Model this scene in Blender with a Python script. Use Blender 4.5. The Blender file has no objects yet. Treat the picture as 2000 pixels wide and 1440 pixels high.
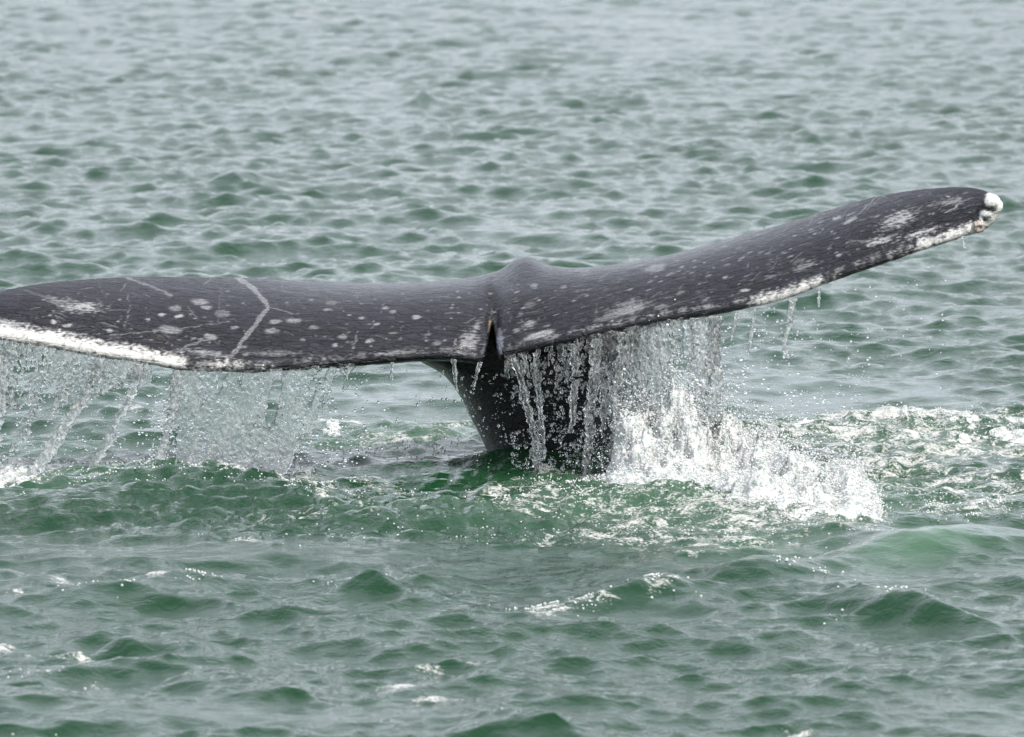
import bpy, bmesh, math
import numpy as np
from mathutils import Vector

rng = np.random.default_rng(7)
scene = bpy.context.scene
COL = scene.collection

# ---------------------------------------------------------------- camera
CAM_H, CAM_D, FPX = 2.3, 20.0, 13333.0
PITCH = math.atan(CAM_H / CAM_D) - math.atan(180 / FPX)
cam_d = bpy.data.cameras.new('camera')
cam = bpy.data.objects.new('camera', cam_d)
COL.objects.link(cam)
cam.location = (0, -CAM_D, CAM_H)
cam.rotation_euler = (math.pi / 2 - PITCH, 0, 0)
cam_d.sensor_width = 36
cam_d.lens = 36 * FPX / 2000
cam_d.clip_end = 20000
cam_d.dof.use_dof = True
cam_d.dof.focus_distance = 19.75
cam_d.dof.aperture_fstop = 10.0
scene.camera = cam

# ---------------------------------------------------------------- sky and sun
SUN = Vector((0.44, -0.46, 0.77)).normalized()
SUN_EL = math.asin(SUN.z)
SUN_AZ = math.atan2(SUN.x, SUN.y)
world = bpy.data.worlds.new('World')
scene.world = world
world.use_nodes = True
wn, wl = world.node_tree.nodes, world.node_tree.links
wn.clear()
sky = wn.new('ShaderNodeTexSky')
sky.sky_type = 'NISHITA'
sky.sun_disc = False
sky.sun_elevation = SUN_EL
sky.sun_rotation = SUN_AZ
sky.air_density = 1.0
sky.dust_density = 3.0
sky.ozone_density = 1.0
hsv = wn.new('ShaderNodeHueSaturation')
hsv.inputs['Saturation'].default_value = 0.32
bg = wn.new('ShaderNodeBackground')
bg.inputs['Strength'].default_value = 0.15
wo = wn.new('ShaderNodeOutputWorld')
wl.new(sky.outputs[0], hsv.inputs['Color'])
veil = wn.new('ShaderNodeMix')          # thin even overcast over the whole sky
veil.data_type = 'RGBA'
veil.inputs[0].default_value = 0.55
tc = wn.new('ShaderNodeTexCoord')        # soft broken cloud, the same all round
cl = wn.new('ShaderNodeTexNoise')
cl.inputs['Scale'].default_value = 4.5
cl.inputs['Detail'].default_value = 4
wl.new(tc.outputs['Generated'], cl.inputs['Vector'])
cr = wn.new('ShaderNodeMix')
cr.data_type = 'RGBA'
cr.inputs[6].default_value = (3.3, 3.85, 4.8, 1)
cr.inputs[7].default_value = (11.8, 12.4, 13.6, 1)
cm = wn.new('ShaderNodeMapRange')
cm.inputs['From Min'].default_value = 0.33
cm.inputs['From Max'].default_value = 0.67
wl.new(cl.outputs['Fac'], cm.inputs['Value'])
wl.new(cm.outputs[0], cr.inputs[0])
wl.new(cr.outputs[2], veil.inputs[7])
wl.new(hsv.outputs[0], veil.inputs[6])
wl.new(veil.outputs[2], bg.inputs['Color'])
wl.new(bg.outputs[0], wo.inputs['Surface'])
sun_d = bpy.data.lights.new('sun', 'SUN')
sun_d.energy = 3.1
sun_d.angle = math.radians(1.5)
sun_d.color = (1.0, 0.95, 0.87)
sun_o = bpy.data.objects.new('sun', sun_d)
COL.objects.link(sun_o)
sun_o.rotation_euler = (-SUN).to_track_quat('-Z', 'Y').to_euler()
sun_o.location = (4, -4, 8)

scene.view_settings.view_transform = 'Standard'
scene.view_settings.look = 'None'
scene.view_settings.exposure = 0.42
scene.view_settings.gamma = 1.0
cy = scene.cycles
cy.use_denoising = True
cy.max_bounces = 14
cy.transmission_bounces = 12
cy.glossy_bounces = 4
cy.diffuse_bounces = 3
cy.caustics_reflective = False
cy.caustics_refractive = False
cy.sample_clamp_indirect = 8

# ---------------------------------------------------------------- photo pixels <-> place
CT, ST = math.cos(PITCH), math.sin(PITCH)


def unproj(px, py, Y):
    """point on the ray of a photo pixel where it reaches depth Y"""
    a = (np.asarray(px, float) - 1000) / FPX
    b = (720 - np.asarray(py, float)) / FPX
    dy = CT + b * ST
    dz = -ST + b * CT
    t = (np.asarray(Y, float) + CAM_D) / dy
    return a * t, CAM_H + dz * t


def ground(px, py, z=0.0):
    a = (np.asarray(px, float) - 1000) / FPX
    b = (720 - np.asarray(py, float)) / FPX
    dy = CT + b * ST
    dz = -ST + b * CT
    t = (z - CAM_H) / dz
    return a * t, dy * t - CAM_D


def project(x, y, z):
    Y, Z = np.asarray(y) + CAM_D, np.asarray(z) - CAM_H
    f = np.maximum(Y * CT - Z * ST, 0.05)
    u = Y * ST + Z * CT
    return 1000 + FPX * np.asarray(x) / f, 720 - FPX * u / f


# ---------------------------------------------------------------- helpers
def smooth(a, b, x):
    t = np.clip((x - a) / (b - a), 0, 1)
    return t * t * (3 - 2 * t)


PERM = np.random.default_rng(3).permutation(512)
PERM = np.concatenate([PERM, PERM, PERM])
GR = np.random.default_rng(4).normal(size=(512, 3))
GR /= np.linalg.norm(GR, axis=1)[:, None]


def noise3(x, y, z):
    x, y, z = np.broadcast_arrays(np.asarray(x, float), np.asarray(y, float), np.asarray(z, float))
    xi, yi, zi = np.floor(x).astype(int), np.floor(y).astype(int), np.floor(z).astype(int)
    xf, yf, zf = x - xi, y - yi, z - zi
    fade = lambda t: t * t * t * (t * (t * 6 - 15) + 10)
    u, v, w = fade(xf), fade(yf), fade(zf)
    out = 0
    for i in (0, 1):
        for j in (0, 1):
            for k in (0, 1):
                h = PERM[(PERM[(PERM[(xi + i) & 511] + yi + j) & 511] + zi + k) & 511]
                g = GR[h]
                d = g[..., 0] * (xf - i) + g[..., 1] * (yf - j) + g[..., 2] * (zf - k)
                out = out + d * (u if i else 1 - u) * (v if j else 1 - v) * (w if k else 1 - w)
    return out * 1.6


def fbm(x, y, z=0.0, o=3):
    s, a, t = 0, 1.0, 0
    for i in range(o):
        s = s + a * noise3(x * 2 ** i + 17.3 * i, y * 2 ** i + 5.1 * i, np.asarray(z) * 2 ** i + 3.7 * i)
        t += a
        a *= 0.5
    return s / t


def np_mesh(name, V, F, smooth_shade=True):
    V = np.ascontiguousarray(V, np.float32)
    F = np.ascontiguousarray(F, np.int32)
    n, k = F.shape
    me = bpy.data.meshes.new(name)
    me.vertices.add(len(V))
    me.vertices.foreach_set('co', V.ravel())
    me.loops.add(n * k)
    me.loops.foreach_set('vertex_index', F.ravel())
    me.polygons.add(n)
    me.polygons.foreach_set('loop_start', np.arange(0, n * k, k, dtype=np.int32))
    me.polygons.foreach_set('loop_total', np.full(n, k, np.int32))
    if smooth_shade:
        me.polygons.foreach_set('use_smooth', np.ones(n, bool))
    me.update(calc_edges=True)
    me.validate()
    return me


def add(name, me, mat, label=None, cat=None, group=None, kind=None, parent=None):
    o = bpy.data.objects.new(name, me)
    COL.objects.link(o)
    if mat is not None:
        me.materials.append(mat)
    for k, v in (('label', label), ('category', cat), ('group', group), ('kind', kind)):
        if v:
            o[k] = v
    if parent is not None:
        o.parent = parent
    return o


def set_attr(me, name, arr):
    a = me.attributes.new(name, 'FLOAT', 'POINT')
    a.data.foreach_set('value', np.ascontiguousarray(arr, np.float32))


def set_color(me, name, arr):
    a = me.attributes.new(name, 'FLOAT_COLOR', 'POINT')
    c = np.ones((len(arr), 4), np.float32)
    c[:, :3] = arr
    a.data.foreach_set('color', c.ravel())


def verts_of(me):
    a = np.empty(len(me.vertices) * 3, np.float32)
    me.vertices.foreach_get('co', a)
    return a.reshape(-1, 3).astype(float)


def normals_of(me):
    a = np.empty(len(me.vertices) * 3, np.float32)
    me.vertices.foreach_get('normal', a)
    return a.reshape(-1, 3).astype(float)


def voxel(me, size):
    """one watertight skin round all the closed shells of a mesh"""
    o = bpy.data.objects.new('tmp', me)
    COL.objects.link(o)
    m = o.modifiers.new('r', 'REMESH')
    m.mode = 'VOXEL'
    m.voxel_size = size
    m.use_smooth_shade = True
    dg = bpy.context.evaluated_depsgraph_get()
    out = bpy.data.meshes.new_from_object(o.evaluated_get(dg))
    bpy.data.objects.remove(o)
    bpy.data.meshes.remove(me)
    return out


def ico(sub):
    bm = bmesh.new()
    bmesh.ops.create_icosphere(bm, subdivisions=sub, radius=1)
    bm.verts.ensure_lookup_table()
    V = np.array([v.co for v in bm.verts])
    F = np.array([[v.index for v in f.verts] for f in bm.faces])
    bm.free()
    return V, F


ICO1, ICO2, ICO3 = ico(1), ico(2), ico(3)


def ball_soup(P, R, base, stretch=None):
    V0, F0 = base
    n = len(P)
    S = np.repeat(np.asarray(R)[:, None], 3, 1) if stretch is None else np.asarray(R)[:, None] * stretch
    V = P[:, None, :] + V0[None] * S[:, None, :]
    F = F0[None] + (np.arange(n) * len(V0))[:, None, None]
    return V.reshape(-1, 3), F.reshape(-1, 3)


def relax(me, it=3):
    """light Laplacian smoothing of a mesh"""
    bm = bmesh.new()
    bm.from_mesh(me)
    for _ in range(it):
        bmesh.ops.smooth_vert(bm, verts=bm.verts, factor=0.5, use_axis_x=True, use_axis_y=True, use_axis_z=True)
    bm.to_mesh(me)
    bm.free()


# ---------------------------------------------------------------- materials
def new_mat(name):
    m = bpy.data.materials.new(name)
    m.use_nodes = True
    nt = m.node_tree
    nt.nodes.clear()
    out = nt.nodes.new('ShaderNodeOutputMaterial')
    return m, nt, nt.nodes, nt.links, out


def N(ns, t, **kw):
    n = ns.new(t)
    for k, v in kw.items():
        setattr(n, k, v)
    return n


def ramp(ns, lk, src, a, b, ca=0.0, cb=1.0):
    r = ns.new('ShaderNodeMapRange')
    r.interpolation_type = 'SMOOTHSTEP'
    r.inputs['From Min'].default_value = a
    r.inputs['From Max'].default_value = b
    r.inputs['To Min'].default_value = ca
    r.inputs['To Max'].default_value = cb
    lk.new(src, r.inputs['Value'])
    return r.outputs[0]


def mth(ns, lk, op, a, b):
    m = ns.new('ShaderNodeMath')
    m.operation = op
    for i, v in enumerate((a, b)):
        if isinstance(v, (int, float)):
            m.inputs[i].default_value = v
        else:
            lk.new(v, m.inputs[i])
    return m.outputs[0]


def tex_noise(ns, lk, vec, scale, detail=3, rough=0.55, dist=0.0):
    t = ns.new('ShaderNodeTexNoise')
    t.inputs['Scale'].default_value = scale
    t.inputs['Detail'].default_value = detail
    t.inputs['Roughness'].default_value = rough
    t.inputs['Distortion'].default_value = dist
    if vec is not None:
        lk.new(vec, t.inputs['Vector'])
    return t.outputs['Fac']


def make_sea_mat():
    m, nt, ns, lk, out = new_mat('sea_water')
    geo = N(ns, 'ShaderNodeNewGeometry')
    pos = geo.outputs['Position']
    fo = N(ns, 'ShaderNodeAttribute', attribute_name='foam').outputs['Fac']
    ae = N(ns, 'ShaderNodeAttribute', attribute_name='aer').outputs['Fac']  # aerated water, plus the glow painted on the green swell
    rip = N(ns, 'ShaderNodeAttribute', attribute_name='ripple').outputs['Fac']
    # body of the turbid green water
    w = N(ns, 'ShaderNodeBsdfPrincipled')
    mixc = N(ns, 'ShaderNodeMix', data_type='RGBA')
    mixc.inputs[6].default_value = (0.0012, 0.0300, 0.0075, 1)
    mixc.inputs[7].default_value = (0.065, 0.135, 0.08, 1)
    lk.new(ae, mixc.inputs[0])
    lk.new(mixc.outputs[2], w.inputs['Base Color'])
    w.inputs['Roughness'].default_value = 0.015
    w.inputs['IOR'].default_value = 1.333
    n1 = tex_noise(ns, lk, pos, 22, 5, 0.62, 0.6)
    n2 = tex_noise(ns, lk, pos, 95, 3, 0.6, 0.4)
    b1 = N(ns, 'ShaderNodeBump')
    b1.inputs['Distance'].default_value = 0.0080
    lk.new(n1, b1.inputs['Height'])
    lk.new(rip, b1.inputs['Strength'])
    b2 = N(ns, 'ShaderNodeBump')
    b2.inputs['Distance'].default_value = 0.002
    lk.new(n2, b2.inputs['Height'])
    lk.new(rip, b2.inputs['Strength'])
    lk.new(b1.outputs[0], b2.inputs['Normal'])
    n0 = tex_noise(ns, lk, pos, 9, 3, 0.6, 0.8)
    b0 = N(ns, 'ShaderNodeBump')
    b0.inputs['Distance'].default_value = 0.007
    lk.new(n0, b0.inputs['Height'])
    lk.new(rip, b0.inputs['Strength'])
    lk.new(b0.outputs[0], b1.inputs['Normal'])
    lk.new(b2.outputs[0], w.inputs['Normal'])
    # foam, laced by noise
    f = N(ns, 'ShaderNodeBsdfPrincipled')
    f.inputs['Base Color'].default_value = (0.56, 0.55, 0.52, 1)
    f.inputs['Roughness'].default_value = 0.35
    f.inputs['Subsurface Weight'].default_value = 0.0
    fn1 = tex_noise(ns, lk, pos, 14, 5, 0.65, 1.2)
    fn2 = tex_noise(ns, lk, pos, 120, 3, 0.6, 0.3)
    vo = N(ns, 'ShaderNodeTexVoronoi')
    vo.inputs['Scale'].default_value = 90
    lk.new(pos, vo.inputs['Vector'])
    fb = N(ns, 'ShaderNodeBump')
    fb.inputs['Distance'].default_value = 0.008
    fb.inputs['Strength'].default_value = 0.9
    hh = mth(ns, lk, 'ADD', fn2, mth(ns, lk, 'MULTIPLY', vo.outputs['Distance'], -0.8))
    lk.new(hh, fb.inputs['Height'])
    lk.new(fb.outputs[0], f.inputs['Normal'])
    dv = mth(ns, lk, 'ADD', mth(ns, lk, 'MULTIPLY', mth(ns, lk, 'SUBTRACT', fn1, 0.5), 2.0), mth(ns, lk, 'MULTIPLY', mth(ns, lk, 'SUBTRACT', fn2, 0.5), 1.1))
    dv = mth(ns, lk, 'MULTIPLY', dv, ramp(ns, lk, fo, 0.02, 0.30))
    s = mth(ns, lk, 'ADD', dv, fo)
    fac = ramp(ns, lk, s, 0.34, 0.78, 0.0, 0.93)
    mx = N(ns, 'ShaderNodeMixShader')
    lk.new(fac, mx.inputs[0])
    lk.new(w.outputs[0], mx.inputs[1])
    lk.new(f.outputs[0], mx.inputs[2])
    lk.new(mx.outputs[0], out.inputs[0])
    return m


def make_skin_mat():
    m, nt, ns, lk, out = new_mat('whale_skin')
    geo = N(ns, 'ShaderNodeNewGeometry')
    pos = geo.outputs['Position']
    col = N(ns, 'ShaderNodeAttribute', attribute_name='skin').outputs['Color']
    p = N(ns, 'ShaderNodeBsdfPrincipled')
    mp = N(ns, 'ShaderNodeMapping')
    mp.inputs['Scale'].default_value = (0.26, 1, 1)
    lk.new(N(ns, 'ShaderNodeAttribute', attribute_name='flow').outputs['Vector'], mp.inputs['Vector'])
    n1 = tex_noise(ns, lk, mp.outputs[0], 42, 5, 0.62, 1.8)
    vo = N(ns, 'ShaderNodeTexVoronoi', feature='DISTANCE_TO_EDGE')
    vo.inputs['Scale'].default_value = 60
    add_v = N(ns, 'ShaderNodeVectorMath', operation='ADD')
    nv = N(ns, 'ShaderNodeTexNoise')
    nv.inputs['Scale'].default_value = 40
    lk.new(mp.outputs[0], nv.inputs['Vector'])
    sc = N(ns, 'ShaderNodeVectorMath', operation='SCALE')
    sc.inputs['Scale'].default_value = 0.03
    lk.new(nv.outputs['Color'], sc.inputs[0])
    lk.new(mp.outputs[0], add_v.inputs[0])
    lk.new(sc.outputs[0], add_v.inputs[1])
    lk.new(add_v.outputs[0], vo.inputs['Vector'])
    crack = ramp(ns, lk, vo.outputs['Distance'], 0.0, 0.12)
    h = mth(ns, lk, 'ADD', mth(ns, lk, 'MULTIPLY', crack, 0.35), n1)
    bu = N(ns, 'ShaderNodeBump')
    bu.inputs['Distance'].default_value = 0.014
    bu.inputs['Strength'].default_value = 0.8
    lk.new(h, bu.inputs['Height'])
    bwn = N(ns, 'ShaderNodeRGBToBW')
    lk.new(col, bwn.inputs[0])
    lk.new(ramp(ns, lk, bwn.outputs[0], 0.08, 0.40, 0.85, 0.30), bu.inputs['Strength'])
    lk.new(bu.outputs[0], p.inputs['Normal'])
    n3 = tex_noise(ns, lk, pos, 220, 2, 0.6)
    mul = N(ns, 'ShaderNodeMix', data_type='RGBA', blend_type='MULTIPLY')
    mul.inputs[0].default_value = 1.0
    lk.new(col, mul.inputs[6])
    cc = ramp(ns, lk, n3, 0.25, 0.75, 0.75, 1.25)
    comb = N(ns, 'ShaderNodeCombineColor')
    for i in range(3):
        lk.new(cc, comb.inputs[i])
    lk.new(comb.outputs[0], mul.inputs[7])
    lk.new(mul.outputs[2], p.inputs['Base Color'])
    rr = ramp(ns, lk, n1, 0.3, 0.7, 0.32, 0.50)
    lk.new(rr, p.inputs['Roughness'])
    p.inputs['IOR'].default_value = 1.4
    p.inputs['Specular IOR Level'].default_value = 0.32
    p.inputs['Coat Weight'].default_value = 0.5
    cb = N(ns, 'ShaderNodeBump')
    cb.inputs['Distance'].default_value = 0.006
    cb.inputs['Strength'].default_value = 0.5
    lk.new(n1, cb.inputs['Height'])
    lk.new(cb.outputs[0], p.inputs['Coat Normal'])
    p.inputs['Coat Roughness'].default_value = 0.07
    p.inputs['Coat IOR'].default_value = 1.33
    lk.new(p.outputs[0], out.inputs[0])
    return m


def make_curtain_mat():
    m, nt, ns, lk, out = new_mat('falling_water')
    geo = N(ns, 'ShaderNodeNewGeometry')
    pos = geo.outputs['Position']
    ae = N(ns, 'ShaderNodeAttribute', attribute_name='aer').outputs['Fac']
    g = N(ns, 'ShaderNodeBsdfPrincipled')
    g.inputs['Base Color'].default_value = (0.98, 1.0, 0.99, 1)
    g.inputs['Transmission Weight'].default_value = 1.0
    g.inputs['Roughness'].default_value = 0.02
    g.inputs['IOR'].default_value = 1.333
    mp = N(ns, 'ShaderNodeMapping')
    mp.inputs['Scale'].default_value = (1, 1, 0.55)
    lk.new(pos, mp.inputs['Vector'])
    n1 = tex_noise(ns, lk, mp.outputs[0], 85, 3, 0.6, 0.8)
    b = N(ns, 'ShaderNodeBump')
    b.inputs['Distance'].default_value = 0.0048
    b.inputs['Strength'].default_value = 0.9
    lk.new(n1, b.inputs['Height'])
    lk.new(b.outputs[0], g.inputs['Normal'])
    df = N(ns, 'ShaderNodeBsdfPrincipled')
    df.inputs['Base Color'].default_value = (0.84, 0.86, 0.85, 1)
    df.inputs['Roughness'].default_value = 0.15
    lk.new(b.outputs[0], df.inputs['Normal'])
    tl = N(ns, 'ShaderNodeBsdfTranslucent')
    tl.inputs['Color'].default_value = (0.84, 0.87, 0.86, 1)
    d = N(ns, 'ShaderNodeMixShader')
    d.inputs[0].default_value = 0.45
    lk.new(df.outputs[0], d.inputs[1])
    lk.new(tl.outputs[0], d.inputs[2])
    mp2 = N(ns, 'ShaderNodeMapping')
    mp2.inputs['Scale'].default_value = (1, 1, 0.5)
    lk.new(pos, mp2.inputs['Vector'])
    n2 = tex_noise(ns, lk, mp2.outputs[0], 110, 4, 0.7, 1.2)
    fac = mth(ns, lk, 'MULTIPLY', ae, ramp(ns, lk, n2, 0.40, 0.68, 0.2, 1.7))
    mx = N(ns, 'ShaderNodeMixShader')
    lk.new(fac, mx.inputs[0])
    lk.new(g.outputs[0], mx.inputs[1])
    lk.new(d.outputs[0], mx.inputs[2])
    lk.new(mx.outputs[0], out.inputs[0])
    return m


def make_drop_mat():
    m, nt, ns, lk, out = new_mat('water_drop')
    g = N(ns, 'ShaderNodeBsdfPrincipled')
    g.inputs['Base Color'].default_value = (0.98, 1, 1, 1)
    g.inputs['Transmission Weight'].default_value = 1.0
    g.inputs['Roughness'].default_value = 0.06
    g.inputs['IOR'].default_value = 1.333
    lk.new(g.outputs[0], out.inputs[0])
    return m


def make_bubble_mat():
    m, nt, ns, lk, out = new_mat('bubble_froth')
    g = N(ns, 'ShaderNodeBsdfPrincipled')
    g.inputs['Base Color'].default_value = (0.76, 0.78, 0.77, 1)
    g.inputs['Transmission Weight'].default_value = 0.30
    g.inputs['Roughness'].default_value = 0.10
    g.inputs['IOR'].default_value = 1.333
    lk.new(g.outputs[0], out.inputs[0])
    return m


def make_foam_mat():
    m, nt, ns, lk, out = new_mat('white_foam')
    geo = N(ns, 'ShaderNodeNewGeometry')
    pos = geo.outputs['Position']
    p = N(ns, 'ShaderNodeBsdfPrincipled')
    n0 = tex_noise(ns, lk, pos, 38, 6, 0.78, 0.5)
    mixc = N(ns, 'ShaderNodeMix', data_type='RGBA')
    mixc.inputs[6].default_value = (0.24, 0.30, 0.27, 1)
    mixc.inputs[7].default_value = (0.62, 0.62, 0.61, 1)
    lk.new(ramp(ns, lk, n0, 0.36, 0.55), mixc.inputs[0])
    lk.new(mixc.outputs[2], p.inputs['Base Color'])
    p.inputs['Roughness'].default_value = 0.3
    p.inputs['Subsurface Weight'].default_value = 0.15
    p.inputs['Subsurface Radius'].default_value = (1, 1, 1)
    p.inputs['Subsurface Scale'].default_value = 0.01
    n1 = tex_noise(ns, lk, pos, 110, 4, 0.65, 0.5)
    vo = N(ns, 'ShaderNodeTexVoronoi')
    vo.inputs['Scale'].default_value = 110
    lk.new(pos, vo.inputs['Vector'])
    b = N(ns, 'ShaderNodeBump')
    b.inputs['Distance'].default_value = 0.008
    b.inputs['Strength'].default_value = 0.8
    lk.new(mth(ns, lk, 'SUBTRACT', n1, mth(ns, lk, 'MULTIPLY', vo.outputs['Distance'], 0.6)), b.inputs['Height'])
    lk.new(b.outputs[0], p.inputs['Normal'])
    lk.new(p.outputs[0], out.inputs[0])
    return m


M_SEA, M_SKIN, M_CURT, M_DROP, M_FOAM = make_sea_mat(), make_skin_mat(), make_curtain_mat(), make_drop_mat(), make_foam_mat()
M_BUB = make_bubble_mat()

# ---------------------------------------------------------------- sea
wr = np.random.default_rng(11)
WAVES = []
for lam in np.geomspace(0.055, 1.9, 96):
    lam *= wr.uniform(0.92, 1.08)
    th = math.radians(wr.normal(255, 55))
    amp = 0.0074 * lam * wr.uniform(0.4, 1.4) * (1.0 if lam < 0.24 else (0.24 / lam) ** 0.6)
    WAVES.append((lam, th, amp, wr.uniform(0, 6.28)))
WAVES2 = []
for lam in np.geomspace(0.045, 0.16, 34):
    WAVES2.append((lam, wr.uniform(0, 6.28), 0.019 * lam * wr.uniform(0.5, 1.2), wr.uniform(0, 6.28)))


def gz(px, py, cx, cyy, sx, sy, rot=0.0):
    """soft oval patch on the sea, given in photo pixels"""
    c, s = math.cos(math.radians(rot)), math.sin(math.radians(rot))
    u, v = px - cx, py - cyy
    return np.exp(-(((u * c + v * s) / sx) ** 2 + ((-u * s + v * c) / sy) ** 2))


# raised swells the photo shows one by one: centre, spread, height in metres
SWELLS = [
    (1800, 1082, 150, 20, -3, 0.050), (1960, 1070, 120, 20, 0, 0.03), (1640, 1095, 110, 14, -8, 0.025),
    (1480, 1125, 130, 14, -4, 0.045), (1190, 1175, 120, 12, -5, 0.035), (1700, 1190, 110, 16, 5, 0.05),
    (1830, 1215, 90, 14, 8, 0.03), (720, 1165, 90, 14, 0, 0.05), (230, 1165, 150, 16, -6, 0.045),
    (90, 1140, 60, 12, 0, 0.03), (350, 1270, 110, 12, 4, 0.035), (240, 1270, 50, 10, 0, 0.03),
    (100, 1320, 130, 14, 0, 0.025), (1500, 880, 240, 26, 0, 0.02), (1780, 840, 330, 16, 0, 0.045),
    (350, 960, 260, 24, 2, 0.05), (100, 1000, 160, 22, 0, 0.04), (560, 975, 130, 16, 8, 0.02),
    (900, 1010, 240, 22, -3, 0.045), (1330, 985, 230, 26, 4, 0.04), (800, 850, 150, 12, 0, 0.03),
    (470, 360, 60, 8, 0, 0.07), (820, 203, 30, 5, 0, 0.05), (640, 640, 120, 14, 0, 0.03),
    (1010, 1435, 70, 10, 0, 0.015), (620, 1110, 260, 10, 0, -0.015), (1250, 1200, 150, 14, 0, -0.02),
    (1240, 905, 260, 14, 0, 0.02), (1000, 905, 60, 9, 0, 0.02),
]
CALM = [(450, 1075, 520, 22, 0, 1.0), (1230, 1195, 190, 20, 0, 0.9), (500, 1395, 560, 22, 0, 0.9), (1350, 1100, 380, 12, 0, 0.4),
        (1800, 1130, 260, 16, 0, 0.6), (1650, 770, 350, 40, 0, 0.55), (750, 770, 250, 40, 0, 0.5), (1800, 1060, 230, 30, 0, 0.9)]
ROUGH = [(250, 940, 420, 45, 0, 1.0), (900, 985, 420, 48, 0, 1.0), (1500, 930, 520, 70, 0, 1.0), (1750, 850, 450, 40, 0, 0.8),
         (780, 860, 260, 30, 0, 0.8), (900, 1045, 560, 30, 0, 0.7), (300, 1010, 420, 30, 0, 0.7), (1700, 960, 420, 40, 0, 0.7)]
FOAM = [  # cx, cy, sx, sy, rot, strength
    (1340, 930, 150, 50, 0, 0.85), (1590, 975, 130, 42, 0, 0.80), (1450, 985, 220, 28, 4, 0.45), (1240, 985, 170, 22, 0, 0.42),
    (1480, 870, 130, 45, 0, 0.55), (1780, 832, 330, 24, 0, 0.74), (1640, 862, 180, 18, 0, 0.62), (1880, 880, 170, 16, 0, 0.64),
    (1800, 930, 140, 10, 0, 0.42), (1880, 992, 130, 20, 0, 0.50), (1580, 955, 60, 20, 0, 0.5),
    (1000, 982, 190, 12, 3, 0.50), (1260, 1020, 260, 12, 3, 0.45), (1470, 1045, 110, 20, -25, 0.42), (1420, 1015, 300, 10, 2, 0.42),
    (960, 962, 60, 12, 8, 0.5), (1080, 930, 60, 12, 0, 0.55), (1180, 940, 70, 14, 0, 0.6),
    (670, 825, 60, 10, 8, 0.72), (790, 880, 170, 16, -6, 0.50), (820, 835, 150, 12, -3, 0.42), (900, 825, 60, 12, 0, 0.5),
    (60, 915, 110, 20, 0, 0.62), (270, 912, 140, 20, 0, 0.60), (450, 948, 280, 12, 4, 0.60), (620, 955, 70, 20, 50, 0.56),
    (260, 800, 90, 14, 0, 0.36), (330, 815, 60, 10, 0, 0.40), (100, 945, 150, 10, 0, 0.42), (770, 955, 60, 8, -20, 0.42),
    (300, 1140, 36, 8, 0, 0.72), (150, 1140, 50, 7, 0, 0.55), (40, 1162, 30, 5, 0, 0.52), (130, 1278, 130, 9, 8, 0.66), (10, 1250, 30, 7, 0, 0.62),
    (200, 1340, 30, 10, 20, 0.52), (780, 1335, 60, 9, -10, 0.58), (850, 1358, 50, 7, 0, 0.66), (520, 1325, 130, 4, 2, 0.44), (920, 1302, 30, 5, 0, 0.56),
    (830, 1305, 40, 8, 0, 0.44), (1110, 1185, 110, 10, -4, 0.48), (1300, 1165, 70, 12, -8, 0.44), (1720, 1165, 70, 14, 8, 0.40), (1640, 1210, 25, 8, 0, 0.44),
    (600, 25, 40, 4, 0, 0.48), (1580, 1428, 60, 6, 0, 0.50), (1900, 1275, 40, 4, 0, 0.48), (480, 1060, 60, 4, 4, 0.4), (430, 1040, 90, 4, 3, 0.4),
    (1560, 1005, 180, 10, 0, 0.4), (1400, 900, 300, 80, 0, 0.52), (1500, 1000, 260, 36, 0, 0.58), (1780, 865, 360, 40, 0, 0.50), (1120, 1000, 280, 28, 0, 0.46), (1850, 955, 240, 34, 0, 0.46), (500, 940, 360, 24, 0, 0.40), (800, 872, 210, 26, 0, 0.50), (1250, 1050, 360, 22, 0, 0.42), (650, 1010, 300, 20, 0, 0.32), (150, 905, 260, 30, 0, 0.44), (1740, 1050, 30, 4, 0, 0.3), (1700, 900, 340, 70, 0, 0.50), (1500, 1022, 300, 36, 0, 0.50), (1380, 1060, 240, 26, 0, 0.44), (1900, 940, 220, 60, 0, 0.50), (1000, 960, 150, 20, 0, 0.44), (700, 330, 500, 6, 0, 0.20),
]
AER_GLOW = [(1420, 960, 420, 70, 0, 0.65), (1750, 860, 360, 45, 0, 0.3), (800, 870, 240, 40, 0, 0.55), (100, 920, 260, 40, 0, 0.6),
       (1050, 1000, 350, 40, 0, 0.35), (1800, 1082, 150, 22, -5, 0.75), (1500, 1060, 200, 30, 0, 0.3)]  # the oval on the green swell paints light glowing through its crest


def field(px, py, L):
    s = np.zeros_like(px)
    for a in L:
        s = s + a[5] * gz(px, py, *a[:5])
    return s


def fmax(px, py, L):
    s = np.zeros_like(px)
    for a in L:
        s = np.maximum(s, a[5] * gz(px, py, *a[:5]))
    return s


def sea_fields(x, y):
    vis = (y > -16.5)
    px, py = project(x, y, 0 * x)
    px = np.where(vis, px, 1e5)
    calm = np.clip(field(px, py, CALM), 0, 1)
    calm = np.clip(calm + 0.55 * smooth(0.0, 0.5, fbm(x * 0.55, y * 0.28, 9.0, 2)), 0, 1)
    rough = np.clip(field(px, py, ROUGH), 0, 1)
    foam = fmax(px, py, FOAM)
    aer = np.clip(fmax(px, py, AER_GLOW), 0, 1)
    sw = field(px, py, SWELLS)
    return calm, rough, foam, aer, sw


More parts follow.
